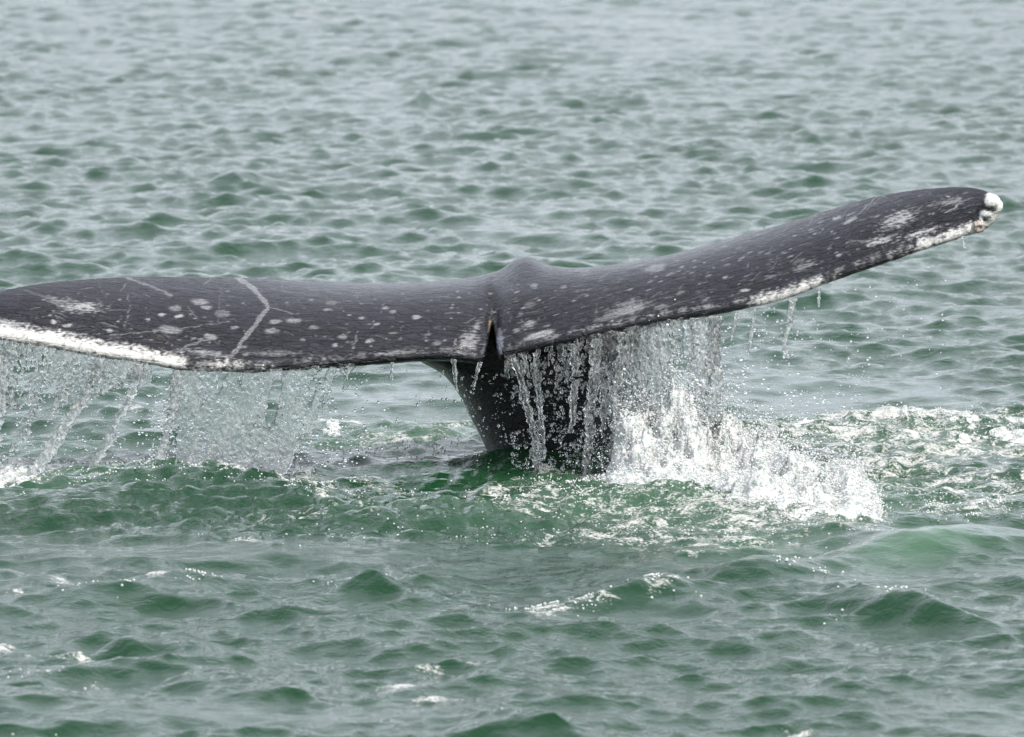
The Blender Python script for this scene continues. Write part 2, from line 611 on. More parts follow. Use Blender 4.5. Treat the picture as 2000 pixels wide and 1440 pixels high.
def sea_surface(x, y, F, cell):
    """displaced sea points for rest positions x, y; cell is the mesh spacing there"""
    calm, rough, foam, aer, sw = F
    X, Y, Z = x.copy(), y.copy(), sw.copy()
    for lam, th, a, ph in WAVES:
        k = 2 * math.pi / lam
        cxx, cyy = math.cos(th), math.sin(th)
        at = a * smooth(0.28, 0.16, cell / lam)
        if lam < 0.75:
            at = at * (1 - 0.78 * calm)
        at = at * (1 - 0.35 * rough)
        far = smooth(3, 16, y)
        at = at * (1 + far * (0.35 if lam < 0.3 else -0.35))
        arg = k * (x * cxx + y * cyy) + ph
        Z += at * np.cos(arg)
        s = at * 1.1 * np.sin(arg)
        X -= s * cxx
        Y -= s * cyy
    for lam, th, a, ph in WAVES2:
        k = 2 * math.pi / lam
        cxx, cyy = math.cos(th), math.sin(th)
        at = a * rough * smooth(0.34, 0.2, cell / lam)
        arg = k * (x * cxx + y * cyy) + ph
        Z += at * np.cos(arg)
    lump = smooth(0.3, 0.8, foam)
    Z += lump * np.where(cell < 0.08, 0.022 * fbm(x * 16, y * 11, 2.0, 3) + 0.006, 0)
    return X, Y, Z


def build_sea():
    d0, d1, k = 14.0, 51.0, 2.75e-4
    rows = [d0]
    while rows[-1] < d1:
        rows.append(rows[-1] + k * rows[-1] ** 1.5)
    near = [13.9, 13.7, 13.4, 13.0, 12.5, 11.8, 11, 10, 8.8, 7.4, 5.8, 4, 2, -1, -6, -15, -40, -120, -600, -4000]
    far = [51.3, 51.8, 52.6, 54, 56, 59, 63, 68, 75, 84, 96, 112, 135, 170, 230, 330, 500, 800, 1400, 2600, 5000, 9000]
    d = np.array(near[::-1] + rows + far)
    nC = 600
    uc = np.linspace(-1, 1, nC)
    side = 1 + np.cumsum(0.0036 * 1.085 ** np.arange(1, 62))
    side = np.concatenate([side, side[-1] * np.array([2, 6, 30, 200])])
    u = np.concatenate([-side[::-1], uc, side])
    W = 0.098 * np.maximum(np.abs(d), 13)
    D, U = np.meshgrid(d, u, indexing='ij')
    X = U * W[:, None]
    Y = D - CAM_D
    dd = np.gradient(d)
    du = np.gradient(u)
    cell = np.maximum(np.abs(du)[None, :] * W[:, None], (0.45 * dd)[:, None])
    x, y, c = X.ravel(), Y.ravel(), cell.ravel()
    F = sea_fields(x, y)
    xx, yy, zz = sea_surface(x, y, F, c)
    nr, nc = X.shape
    idx = np.arange(nr * nc).reshape(nr, nc)
    Q = np.stack([idx[:-1, :-1], idx[:-1, 1:], idx[1:, 1:], idx[1:, :-1]], -1).reshape(-1, 4)
    me = np_mesh('sea', np.stack([xx, yy, zz], 1), Q)
    set_attr(me, 'foam', F[2] * (1 + 0.0 * c))
    set_attr(me, 'aer', F[3])
    rip = np.clip(0.75 * (1 - 0.7 * F[0]) + 0.8 * F[1] + 0.7 * smooth(2, 22, y), 0.08, 1.5)
    set_attr(me, 'ripple', rip)
    o = add('sea', me, M_SEA, kind='structure')
    return o


build_sea()

# ---------------------------------------------------------------- whale tail
TOP = np.array([(-115, 618), (-105, 603), (-90, 594), (-60, 583), (-20, 573), (0, 568), (50, 558), (100, 551), (150, 546), (200, 543), (250, 541), (300, 540), (350, 540),
                (400, 541), (450, 542), (500, 543), (550, 546), (600, 549), (650, 551), (700, 553), (750, 553), (800, 552), (850, 550),
                (900, 546), (940, 542), (985, 537), (1020, 533), (1062, 528), (1080, 528), (1120, 526), (1160, 522), (1200, 517), (1250, 509),
                (1300, 499), (1350, 487), (1400, 473), (1450, 459), (1500, 446), (1550, 431), (1600, 416), (1650, 400), (1700, 386),
                (1750, 376), (1800, 369), (1850, 365), (1890, 365), (1920, 370), (1940, 379), (1952, 388), (1959, 400)], float)
BOT = np.array([(-115, 628), (-105, 636), (-90, 642), (-50, 655), (0, 665), (50, 673), (100, 680), (150, 690), (200, 699), (250, 706), (300, 714), (350, 724), (400, 726),
                (450, 727), (490, 729), (550, 725), (600, 722), (650, 718), (700, 714), (750, 710), (800, 705), (850, 702), (880, 702),
                (915, 706), (932, 710), (942, 706), (949, 690), (954, 665), (958, 640), (961, 622), (964, 636), (967, 662), (970, 688), (976, 702), (985, 699),
                (1000, 694), (1050, 683), (1100, 672), (1150, 661), (1200, 651), (1250, 640), (1300, 630), (1350, 622), (1400, 615),
                (1450, 605), (1500, 595), (1550, 580), (1600, 560), (1650, 542), (1700, 525), (1750, 508), (1800, 490), (1850, 475),
                (1885, 462), (1910, 456), (1930, 446), (1947, 428), (1955, 414), (1959, 405)], float)


def top_px(x):
    return np.interp(x, TOP[:, 0], TOP[:, 1])


def bot_px(x):
    return np.interp(x, BOT[:, 0], BOT[:, 1])


def span(x):
    return np.clip(np.where(x < 961, (961 - x) / 1076, (x - 961) / 998), 0, 1)


def Y_lead(x):
    return 0.12 - 0.50 * span(x) ** 1.6


def Y_trail(x):
    return -0.36 - 0.07 * np.sin(span(x) * 2.2) * 1.0 + 0.0 * x


def sm(a, n):
    k = np.ones(n) / n
    return np.convolve(np.pad(a, n, mode='edge'), k, mode='same')[n:-n]


def build_whale():
    xs = np.unique(np.concatenate([np.arange(-115, 1959.5, 5.0), np.arange(925, 1000, 1.3), np.arange(-115, -85, 1.5), np.arange(1935, 1959.2, 1.2)]))
    xd = np.arange(-115, 1960, 1.0)
    tp = np.interp(xs, xd, sm(top_px(xd), 21))
    tp = np.where((xs > 1930) | (xs < -90), top_px(xs), tp)
    bt = np.interp(xs, xd, sm(bot_px(xd), 5))
    bt = np.where((xs > 1930) | (xs < -90), bot_px(xs), bt)
    s = span(xs)
    PXM = 0.0015
    gap = np.maximum((bt - tp) * PXM, 0.002)
    rt = np.minimum(0.0160 - 0.002 * s, gap * 0.42)
    notch = np.exp(-((xs - 961) / 14) ** 2)
    rt = rt * (1 - 0.25 * notch)
    rl = np.minimum(0.022 * (1 - 0.55 * s), gap * 0.42)
    yl, yt = Y_lead(xs), Y_trail(xs)
    # the notch cuts forward into the chord
    yt = yt + 0.12 * np.exp(-((xs - 961) / 9) ** 2)
    yl = np.maximum(yl, yt + 0.01)
    xl, zl = unproj(xs, tp, yl)
    xt, zt = unproj(xs, bt, yt)
    zl = zl - rl
    zt = zt + rt
    T = 0.062 * (1 - s) ** 0.8 + 0.012
    cs = np.concatenate([np.linspace(0, 0.12, 9), np.linspace(0.12, 1, 46)[1:]])
    loops = []
    chord = np.hypot(yl - yt, zl - zt)
    ny, nz = -(zl - zt) / chord, (yl - yt) / chord
    ty, tz = (yl - yt) / chord, (zl - zt) / chord

    def half(c):
        core = np.sin(math.pi * min(c, 1) ** 0.85) ** 0.9 if 0 < c < 1 else 0.0
        bead = math.exp(-(c / 0.055) ** 2)
        return rt * (0.62 + 0.38 * bead) * (1 - c) + rl * c + np.minimum(T, chord * 0.16) * core * (1 - 0.45 * notch * (1 - float(smooth(0.1, 0.4, c))))

    # little lumps along the trailing lip
    wob = 0.0035 * fbm(xs * 0.05, 0 * xs, 1.0, 3) + 0.002 * fbm(xs * 0.16, 0 * xs, 4.0, 2)
    bumpx = np.exp(-np.abs((xs - 1020) / 34) ** 2.6) * 0.031 + np.exp(-((xs - 1010) / 80) ** 2) * 0.014
    pts = []

    def push(c, side, ang=None):
        h = half(c)
        cx = xt + (xl - xt) * c
        cyv = yt + (yl - yt) * c
        cz = zt + (zl - zt) * c
        if ang is None:
            dy, dz = ny * h * side, nz * h * side
        else:
            ca, sa = math.cos(ang), math.sin(ang)
            dy = h * (ca * ty * side + sa * ny)
            dz = h * (ca * tz * side + sa * nz)
        w = wob * math.exp(-(c / 0.05) ** 2)
        z = cz + dz + w
        if ang is None and side > 0 or (ang is not None and side > 0):
            z = z + bumpx * smooth(0.45, 1.0, c)
            line = 961 + (1 - 1) * 0 + 26 * smooth(0.35, 1.0, c)
            z = z - 0.007 * np.exp(-((xs - line) / 20) ** 2) * (1 - smooth(0.75, 1, c)) * smooth(0.0, 0.12, c)
            z = z + 0.016 * np.exp(-((xs - line - 75) / 60) ** 2) * smooth(-20, 60, xs - line) * smooth(0, 0.3, c) * (1 - 0.6 * c)
        pts.append(np.stack([cx, cyv + dy, z], 1))

    for c in cs:
        push(c, 1)
    for a in np.linspace(math.pi / 2, -math.pi / 2, 9)[1:-1]:
        push(1.0, 1, a)
    for c in cs[::-1]:
        push(c, -1)
    for a in np.linspace(-math.pi / 2, math.pi / 2, 9)[1:-1]:
        push(0.0, -1, a)
    P = np.stack(pts, 1)  # columns x ring x 3
    n, m = P.shape[:2]
    V = P.reshape(-1, 3)
    idx = np.arange(n * m).reshape(n, m)
    j = np.arange(m)
    Q = np.stack([idx[:-1][:, j], idx[:-1][:, (j + 1) % m], idx[1:][:, (j + 1) % m], idx[1:][:, j]], -1).reshape(-1, 4)
    tris = []
    ends = np.stack([P[0].mean(0), P[-1].mean(0)])
    V = np.concatenate([V, ends])
    for e, row in ((n * m, idx[0]), (n * m + 1, idx[-1])):
        for q in range(m):
            tris.append((row[q], row[(q + 1) % m], e, e))
    shells = [(V, np.concatenate([Q, np.array(tris)]))]

    def tube(rows, nseg=64, pw=2.0):
        """rows: (centre, half x, half y) from top to bottom"""
        L = []
        for (c, a, b) in rows:
            t = np.linspace(0, 2 * math.pi, nseg, endpoint=False)
            cc, ss = np.cos(t), np.sin(t)
            ex = np.sign(cc) * np.abs(cc) ** (2 / pw) * a
            ey = np.sign(ss) * np.abs(ss) ** (2 / pw) * b
            L.append(np.stack([c[0] + ex, c[1] + ey, c[2] + 0 * t], 1))
        A = np.stack(L)
        nn = len(rows)
        ii = np.arange(nn * nseg).reshape(nn, nseg)
        jj = np.arange(nseg)
        q = np.stack([ii[:-1][:, jj], ii[1:][:, jj], ii[1:][:, (jj + 1) % nseg], ii[:-1][:, (jj + 1) % nseg]], -1).reshape(-1, 4)
        vv = np.concatenate([A.reshape(-1, 3), A[0].mean(0)[None], A[-1].mean(0)[None]])
        cap = [(ii[0][k], ii[0][(k + 1) % nseg], nn * nseg, nn * nseg) for k in range(nseg)] + \
              [(ii[-1][(k + 1) % nseg], ii[-1][k], nn * nseg + 1, nn * nseg + 1) for k in range(nseg)]
        shells.append((vv, np.concatenate([q, np.array(cap)])))

    # tail stock: left and right outline in the photo, depth centre and half depth
    ped = np.array([(606, 800, 1250, -0.02, 0.05), (640, 775, 1275, 0.00, 0.09), (680, 790, 1270, 0.03, 0.13), (703, 815, 1262, 0.06, 0.17),
                    (715, 838, 1256, 0.09, 0.20), (730, 866, 1250, 0.12, 0.23), (760, 891, 1243, 0.16, 0.26), (785, 905, 1238, 0.19, 0.28), (810, 916, 1234, 0.22, 0.30),
                    (850, 938, 1228, 0.26, 0.32), (895, 958, 1222, 0.30, 0.34), (950, 972, 1225, 0.34, 0.36), (1050, 985, 1240, 0.42, 0.40),
                    (1200, 975, 1265, 0.55, 0.46), (1400, 950, 1300, 0.8, 0.52)])
    yy = np.concatenate([np.linspace(606, 950, 44), np.linspace(960, 1400, 16)])
    rows = []
    for py in yy:
        L, R, Yc, b = [float(np.interp(py, ped[:, 0], ped[:, q])) for q in (1, 2, 3, 4)]
        xl_, z_ = unproj(L, py, Yc)
        xr_, _ = unproj(R, py, Yc)
        rows.append((((xl_ + xr_) / 2, Yc, float(z_)), (xr_ - xl_) / 2, b))
    tube(rows)
    # back ridge of the stock, running from the crest over and down behind
    rows = []
    for t in np.linspace(0, 1, 26):
        px = 1022 + 30 * t
        Y = 0.10 + 0.55 * math.sin(t * math.pi / 2) ** 1.2
        z = unproj(px, 545, 0.1)[1] - 0.055 - 1.25 * t ** 1.5
        rows.append(((float(unproj(px, 600, Y)[0]), Y, float(z)), 0.045 + 0.17 * t, 0.05 + 0.20 * t))
    tube(rows)

    # worn knuckles of the right tip, part of the same skin
    for (kx, ky, kr) in ((1936, 398, 0.029), (1942, 404, 0.025), (1929, 421, 0.023), (1912, 438, 0.017), (1890, 449, 0.014)):
        Yk = float(Y_trail(np.array(float(kx)))) - 0.004
        ax, az = unproj(kx, ky, Yk)
        V0, F0 = ICO3
        shells.append((V0 * kr * np.array([1, 0.9, 1]) + np.array([float(ax), Yk, float(az)]), np.concatenate([F0, F0[:, 2:]], 1)))

    off, VV, FF = 0, [], []
    for v, f in shells:
        VV.append(v)
        FF.append(f + off)
        off += len(v)
    VV, FF = np.concatenate(VV), np.concatenate(FF)
    me = bpy.data.meshes.new('raw')
    me.from_pydata(VV.tolist(), [], [tuple(dict.fromkeys(f)) for f in FF.tolist()])
    me.update()
    me = voxel(me, 0.0042)
    relax(me, 2)
    # melt the seam above the notch into a soft valley
    v = verts_of(me)
    nr = normals_of(me)
    qx, qy = project(v[:, 0], v[:, 1], v[:, 2])
    sel = np.where((qx > 925) & (qx < 1005) & (qy > np.where((qx > 938) & (qx < 988), 522, 545)) & (qy < 614) & (nr[:, 2] > -0.2) & (v[:, 1] < 0.12))[0]
    bm = bmesh.new()
    bm.from_mesh(me)
    bm.verts.ensure_lookup_table()
    vs = [bm.verts[i] for i in sel]
    for _ in range(60):
        bmesh.ops.smooth_vert(bm, verts=vs, factor=0.5, use_axis_x=True, use_axis_y=True, use_axis_z=True)
    bm.to_mesh(me)
    bm.free()
    me.update()
    # fold and wrinkle relief as real geometry
    v = verts_of(me)
    nrm = normals_of(me)
    px, py = project(v[:, 0], v[:, 1], v[:, 2])
    tilt = np.where(px > 961, -0.22, 0.05)
    wx = v[:, 0] + tilt * 0
    d = 0.0011 * fbm(wx * 22 + v[:, 2] * 14, v[:, 1] * 34, v[:, 2] * 40, 3)
    v += nrm * d[:, None]
    me.vertices.foreach_set('co', v.astype(np.float32).ravel())
    me.update()
    nrm = normals_of(me)
    paint(me, v, nrm)
    root = bpy.data.objects.new('gray_whale', None)
    COL.objects.link(root)
    root.location = (0, 0, 0)
    root['label'] = 'wet grey whale tail with pale scars and notched flukes lifted above the sea'
    root['category'] = 'whale'
    add('body', me, M_SKIN, parent=root)
    return root


SPOTS = [  # cx, cy, sx, sy, rot, strength
    (390, 589, 18, 6, 5, .55), (350, 618, 9, 4.5, 0, .85), (315, 615, 6.5, 3, 0, .7), (289, 624, 5.5, 2.6, 0, .7), (132, 635, 8, 4, 0, .8), (105, 629, 6, 4, 10, .8),
    (215, 646, 7, 4, 10, .8), (402, 601, 11, 4, 0, .6), (434, 613, 14, 8, 0, .3), (332, 644, 24, 8, 5, .55), (458, 640, 8, 4, 0, .6),
    (574, 626, 16, 5, 0, .6), (539, 628, 14, 4, -5, .55), (530, 646, 14, 5.5, 0, .5), (411, 658, 13, 5, 5, .6), (392, 663, 6, 3, 0, .6),
    (378, 661, 6, 3, 0, .6), (647, 592, 13, 4.5, 0, .35), (640, 605, 8, 3, 0, .5), (654, 674, 7, 3, 0, .7), (591, 664, 6, 3, 0, .5), (612, 640, 10, 4, 0, .4), (670, 657, 9, 4, 0, .5),
    (343, 602, 12, 5, 0, .5), (427, 692, 6, 3, 0, .6), (480, 692, 8, 3, 0, .5), (476, 678, 8, 3, 0, .45), (814, 619, 9, 3.8, 0, .75), (753, 601, 8, 3, 0, .6),
    (767, 609, 8, 3, 0, .5), (708, 621, 6.5, 2.8, 0, .6), (737, 633, 6.5, 2.8, 0, .65), (669, 658, 9, 4, 0, .5), (722, 667, 10, 4.5, -10, .65), (767, 651, 9, 3, 0, .4),
    (837, 654, 6, 2.8, 0, .4), (655, 675, 7, 3, 0, .6), (853, 671, 9, 4, 0, .4), (1042, 558, 7, 3.6, -10, .55), (1035, 633, 15, 7, -18, .6), (1052, 655, 32, 7, -17, .8),
    (1227, 606, 34, 9, -16, .6), (1190, 620, 30, 6, -14, .4), (1280, 524, 22, 7, -14, .45), (1035, 596, 12, 6, -10, .25), (1634, 426, 9, 3.2, -25, .7), (1660, 431, 15, 4, -25, .7),
    (1454, 567, 10, 3.6, -10, .8), (1639, 499, 7, 2.6, -20, .7), (1853, 385, 4, 2.5, 0, .7), (1417, 541, 6, 2, -20, .6), (1100, 560, 8, 3, -10, .4), (102, 586, 60, 3, 20, .2),
    (1330, 572, 10, 3, -15, .4), (1290, 600, 14, 4, -16, .4), (1380, 585, 9, 3, -16, .4), (1506, 540, 9, 3, -18, .35), (1560, 510, 12, 3, -20, .3),
]
PATCH = [(160, 600, 62, 17, 4, .75), (120, 590, 50, 14, 10, .4), (434, 613, 22, 11, 0, .35), (1755, 428, 55, 22, -18, .75), (1720, 470, 40, 14, -14, .85), (1800, 455, 60, 9, -17, .9),
         (1850, 395, 50, 10, -10, .45), (400, 690, 70, 10, 8, .6), (1570, 520, 40, 12, -18, .4), (1230, 600, 70, 20, -15, .4), (530, 690, 80, 8, 0, .35),
         (915, 670, 30, 34, 30, .55), (930, 640, 10, 25, 25, .5), (20, 632, 60, 10, 12, .9), (120, 650, 90, 9, 10, .75), (250, 676, 80, 9, 11, .7), (800, 690, 90, 7, 0, .5), (900, 694, 40, 8, 0, .75)]  # the ovals just left of the notch paint wet sparkle into the skin
SCARS = [([(463, 541), (498, 566), (520, 592), (523, 602), (502, 630), (476, 662), (450, 699)], 5.5, .62), ([(250, 543), (300, 561), (334, 577)], 3, .35),
         ([(524, 598), (548, 606), (572, 613)], 1.8, .35), ([(215, 655), (262, 650), (320, 646)], 1.8, .4), ([(352, 643), (400, 634), (440, 630)], 1.4, .3), ([(345, 690), (370, 672), (410, 664)], 2, .45),
         ([(330, 688), (360, 678), (385, 672)], 1.6, .4), ([(378, 700), (420, 690)], 2, .5), ([(243, 640), (252, 600), (250, 575)], 1.2, .35), ([(425, 630), (428, 590), (434, 560)], 1, .2),
         ([(690, 680), (697, 655)], 3, .35), ([(885, 675), (890, 663)], 3, .4), ([(235, 568), (248, 552)], 1.5, .35), ([(395, 558), (412, 544)], 1.2, .3), ([(190, 552), (198, 565), (208, 582)], 1.0, .2),
         ([(1680, 415), (1712, 385), (1730, 376)], 1.6, .35), ([(1690, 412), (1725, 382)], 1.2, .3), ([(1510, 525), (1518, 500)], 1, .3), ([(1620, 490), (1624, 475)], 1.2, .35), ([(1660, 470), (1700, 473)], 2, .4),
         ([(1845, 415), (1880, 396)], 2, .5), ([(1860, 400), (1900, 385)], 1.5, .4), ([(1725, 382), (1750, 398)], 1.0, .25), ([(1300, 600), (1380, 575)], 1, .3), ([(600, 552), (606, 570)], 1, .2), ([(550, 555), (560, 575)], 1, .2)]


def seg_dist(px, py, pts):
    best = np.full(px.shape, 1e9)
    for (x0, y0), (x1, y1) in zip(pts[:-1], pts[1:]):
        dx, dy = x1 - x0, y1 - y0
        t = np.clip(((px - x0) * dx + (py - y0) * dy) / (dx * dx + dy * dy), 0, 1)
        best = np.minimum(best, np.hypot(px - x0 - t * dx, py - y0 - t * dy))
    return best


def paint(me, v, nrm):
    """skin pattern: grey hide, pale barnacle scars, scratches, the worn white trailing lip, and light painted at notch and stock"""
    px, py = project(v[:, 0], v[:, 1], v[:, 2])
    top = smooth(-0.35, 0.1, nrm[:, 2])
    nx = px + 5 * fbm(px * 0.06, py * 0.12, 0.3, 2)
    ny_ = py + 3 * fbm(px * 0.06, py * 0.12, 8.3, 2)
    pale = np.zeros(len(v))
    grain = fbm(px * 0.10, py * 0.28, 2.0, 3)
    fine = fbm(px * 0.35, py * 0.6, 5.0, 2)
    sl = np.where(px > 961, -0.30, 0.04)
    streak = fbm((px + py * 0.2) * 0.03, (py - sl * px) * 0.25, 6.0, 3)
    for cx, cyy, sx, sy, r, st in SPOTS:
        c, s_ = math.cos(math.radians(r)), math.sin(math.radians(r))
        u, w = nx - cx, ny_ - cyy
        rr = np.hypot((u * c + w * s_) / sx, (-u * s_ + w * c) / sy)
        pale = np.maximum(pale, st * smooth(1.25, 0.6, rr + 0.30 * fine) * (0.8 + 0.4 * grain))
    r2 = np.random.default_rng(21)
    for _ in range(250):
        cx = r2.uniform(60, 1850)
        tt, bb = float(top_px(cx)), float(bot_px(cx))
        cyy = tt + (bb - tt) * r2.uniform(0.12, 0.85)
        sx, sy = r2.uniform(1.5, 5), r2.uniform(1.0, 2.2)
        st = r2.uniform(0.15, 0.5)
        r = -17 if cx > 980 else 0
        c, s_ = math.cos(math.radians(r)), math.sin(math.radians(r))
        msk = np.abs(px - cx) < 20
        u, w = px[msk] - cx, py[msk] - cyy
        rr = np.hypot((u * c + w * s_) / (sx * (1.6 if cx > 980 else 1)), (-u * s_ + w * c) / sy)
        pale[msk] = np.maximum(pale[msk], st * smooth(1.2, 0.6, rr))
    for cx, cyy, sx, sy, r, st in PATCH:
        g = gz(px, py, cx, cyy, sx, sy, r)
        pale = np.maximum(pale, st * smooth(0.35, 0.85, g * 0.75 + 0.55 * grain + 0.35 * streak))
    for pts, w, st in SCARS:
        dd = seg_dist(nx, ny_, pts)
        core = smooth(w, w * 0.35, dd)
        if w > 5:
            core = core * (0.62 + 0.38 * smooth(0.3, 1.6, np.abs(dd - 0.6)))
        pale = np.maximum(pale, st * core * (0.85 + 0.5 * fine))
    for _ in range(70):  # thin random scratches
        x0 = r2.uniform(50, 1850)
        tt, bb = float(top_px(x0)), float(bot_px(x0))
        y0 = tt + (bb - tt) * r2.uniform(0.1, 0.8)
        a = r2.normal(-0.5 if x0 > 980 else 0.4, 0.7)
        ln = r2.uniform(8, 40)
        msk = np.abs(px - x0) < 60
        dd = seg_dist(px[msk], py[msk], [(x0, y0), (x0 + ln * math.cos(a), y0 + ln * math.sin(a) * 0.7)])
        pale[msk] = np.maximum(pale[msk], r2.uniform(.1, .3) * smooth(1.4, 0.4, dd))
    pale = np.maximum(pale, 0.34 * smooth(0.12, 0.5, streak) * np.where(px > 961, 1, 0.35) * smooth(-0.1, .3, grain))
    # trailing lip
    d = np.interp(px, BOT[:, 0], BOT[:, 1]) - py
    lipn = fbm(px * 0.045, py * 0.02, 3.3, 3)
    wht = np.interp(px, [-115, 0, 340, 375, 460, 490, 640, 700, 930, 940, 990, 1050, 1440, 1490, 1590, 1640, 1760, 1800, 1960],
                    [1, 1, 1, .45, .6, .35, .35, .12, .1, .3, .3, .12, .12, .95, .9, .35, .4, .9, 1])
    wid = np.interp(px, [-115, 350, 480, 930, 990, 1450, 1900], [30, 27, 19, 15, 18, 19, 20])
    lj = 14 * grain + 12 * fbm(px * 0.03, py * 0.05, 23.0, 3)
    lip = smooth(wid + 7 + lj, wid - 7 + lj, d)
    lw = np.clip(smooth(-0.15, 0.45, wht - 0.5 + 0.55 * lipn + 0.45 * fbm(px * 0.11, py * 0.12, 15.0, 3) + 0.25 * fine), 0, 1)
    speck = smooth(np.where(px > 1400, 0.08, 0.12), np.where(px > 1400, 0.35, 0.42), fbm(px * 0.10, py * 0.08, 12.0, 3))
    lw = lw * (1 - 0.8 * speck * smooth(np.where(px > 1400, 22, 20), 4, d))
    rim = gz(d, 0 * d, wid.mean(), 0, 5, 1) * np.where(px > 985, 0.5, 0.35) * smooth(-0.2, 0.3, grain + lipn)
    base = 0.0125 * (1 + 0.55 * fbm(px * 0.012, py * 0.03, 1.0, 3) + 0.45 * grain + 0.6 * streak)
    dark = base[:, None] * np.array([1.0, 0.94, 1.40])
    palec = np.array([0.36, 0.36, 0.37])
    lipc_w = np.array([0.52, 0.51, 0.49])
    lipc_d = np.array([0.012, 0.013, 0.017])
    pale = np.clip(pale, 0, 1) * top
    C = dark * (1 - pale[:, None]) + palec * pale[:, None]
    near = (v[:, 1] < Y_trail(px) + 0.16)
    lipm = lip * np.where(near, 1, 0)
    LC = lipc_d * (1 - lw[:, None]) + lipc_w * lw[:, None]
    C = C * (1 - lipm[:, None]) + LC * lipm[:, None]
    pr = np.clip(rim, 0, 1) * top * (1 - lipm * lw)
    C = C * (1 - pr[:, None]) + palec * pr[:, None]
    # tips: worn white knuckles
    for cx, cyy, sx, sy, st in ((1946, 398, 24, 32, 1.0), (1932, 424, 20, 18, 1.0), (-110, 625, 30, 20, 1)):
        g = st * smooth(0.30, 0.5, gz(px, py, cx, cyy, sx, sy) + 0.15 * grain)
        C = C * (1 - g[:, None]) + lipc_w * 1.1 * g[:, None]
    # warm sunlight on the left flank of the notch, painted into the colour
    g = 0.6 * smooth(0.45, 0.9, gz(px, py, 957, 636, 4, 24) + 0.3 * fine) * (px < 961)
    C = C * (1 - g[:, None]) + np.array([0.30, 0.22, 0.12]) * g[:, None]
    g = 0.7 * smooth(0.35, 0.8, gz(px, py, 976, 668, 8, 30) + 0.4 * grain)  # bluish sky light on the shaded right flank, painted into the colour
    C = C * (1 - g[:, None]) + np.array([0.30, 0.33, 0.38]) * g[:, None]
    # underside and stock
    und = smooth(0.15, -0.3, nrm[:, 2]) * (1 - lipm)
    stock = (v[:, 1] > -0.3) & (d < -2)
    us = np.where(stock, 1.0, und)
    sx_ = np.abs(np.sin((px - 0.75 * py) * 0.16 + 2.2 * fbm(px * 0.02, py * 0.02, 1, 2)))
    st = 0.028 + 0.05 * smooth(0.9, 1.0, sx_) * smooth(1000, 860, px) + 0.012 * fbm(px * 0.05, py * 0.02, 2, 3)  # pale streaks on the left of the stock are painted water reflections
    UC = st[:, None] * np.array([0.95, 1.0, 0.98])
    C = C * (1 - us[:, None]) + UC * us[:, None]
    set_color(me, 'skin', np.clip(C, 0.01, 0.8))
    fl = v.copy()
    fl[:, 2] -= 0.30 * np.maximum(v[:, 0] + 0.06, 0)
    a = me.attributes.new('flow', 'FLOAT_VECTOR', 'POINT')
    a.data.foreach_set('vector', fl.astype(np.float32).ravel())


whale = build_whale()


def make_barnacle_mat():
    m, nt, ns, lk, out = new_mat('barnacle_shell')
    geo = N(ns, 'ShaderNodeNewGeometry')
    p = N(ns, 'ShaderNodeBsdfPrincipled')
    n0 = tex_noise(ns, lk, geo.outputs['Position'], 160, 3, 0.6)
    mixc = N(ns, 'ShaderNodeMix', data_type='RGBA')
    mixc.inputs[6].default_value = (0.16, 0.10, 0.08, 1)
    mixc.inputs[7].default_value = (0.50, 0.46, 0.42, 1)
    lk.new(ramp(ns, lk, n0, 0.35, 0.65), mixc.inputs[0])
    lk.new(mixc.outputs[2], p.inputs['Base Color'])
    p.inputs['Roughness'].default_value = 0.5
    lk.new(p.outputs[0], out.inputs[0])
    return m


M_BARN = make_barnacle_mat()


def lumpy(name, c, r, st, mat, label=None, crater=False, amp=0.12):
    V, F = ICO3
    V = V.copy()
    d = 1 + amp * fbm(V[:, 0] * 2.2 + c[0] * 50, V[:, 1] * 2.2, V[:, 2] * 2.2, 2)
    if crater:
        ax = np.array([0.15, -0.95, -0.15])
        ax /= np.linalg.norm(ax)
        dot = V @ ax
        ang = np.arctan2(V[:, 0], V[:, 2])
        d = d * (1 + 0.06 * np.sin(ang * 6)) - 0.55 * smooth(0.86, 0.97, dot)
    V = V * d[:, None] * r * np.array(st) + np.array(c)
    return add(name, np_mesh(name, V, F), mat, label=label, parent=whale)


Yk = float(Y_trail(np.array(1910.))) - 0.012
x, z = unproj(1911, 443, Yk)
lumpy('barnacle', (float(x), Yk, float(z)), 0.0185, (1, 1, 1), M_BARN, 'brown barnacle under the white fluke tip', True, 0.1)

# ---------------------------------------------------------------- falling water
Y_SHEET = -0.43


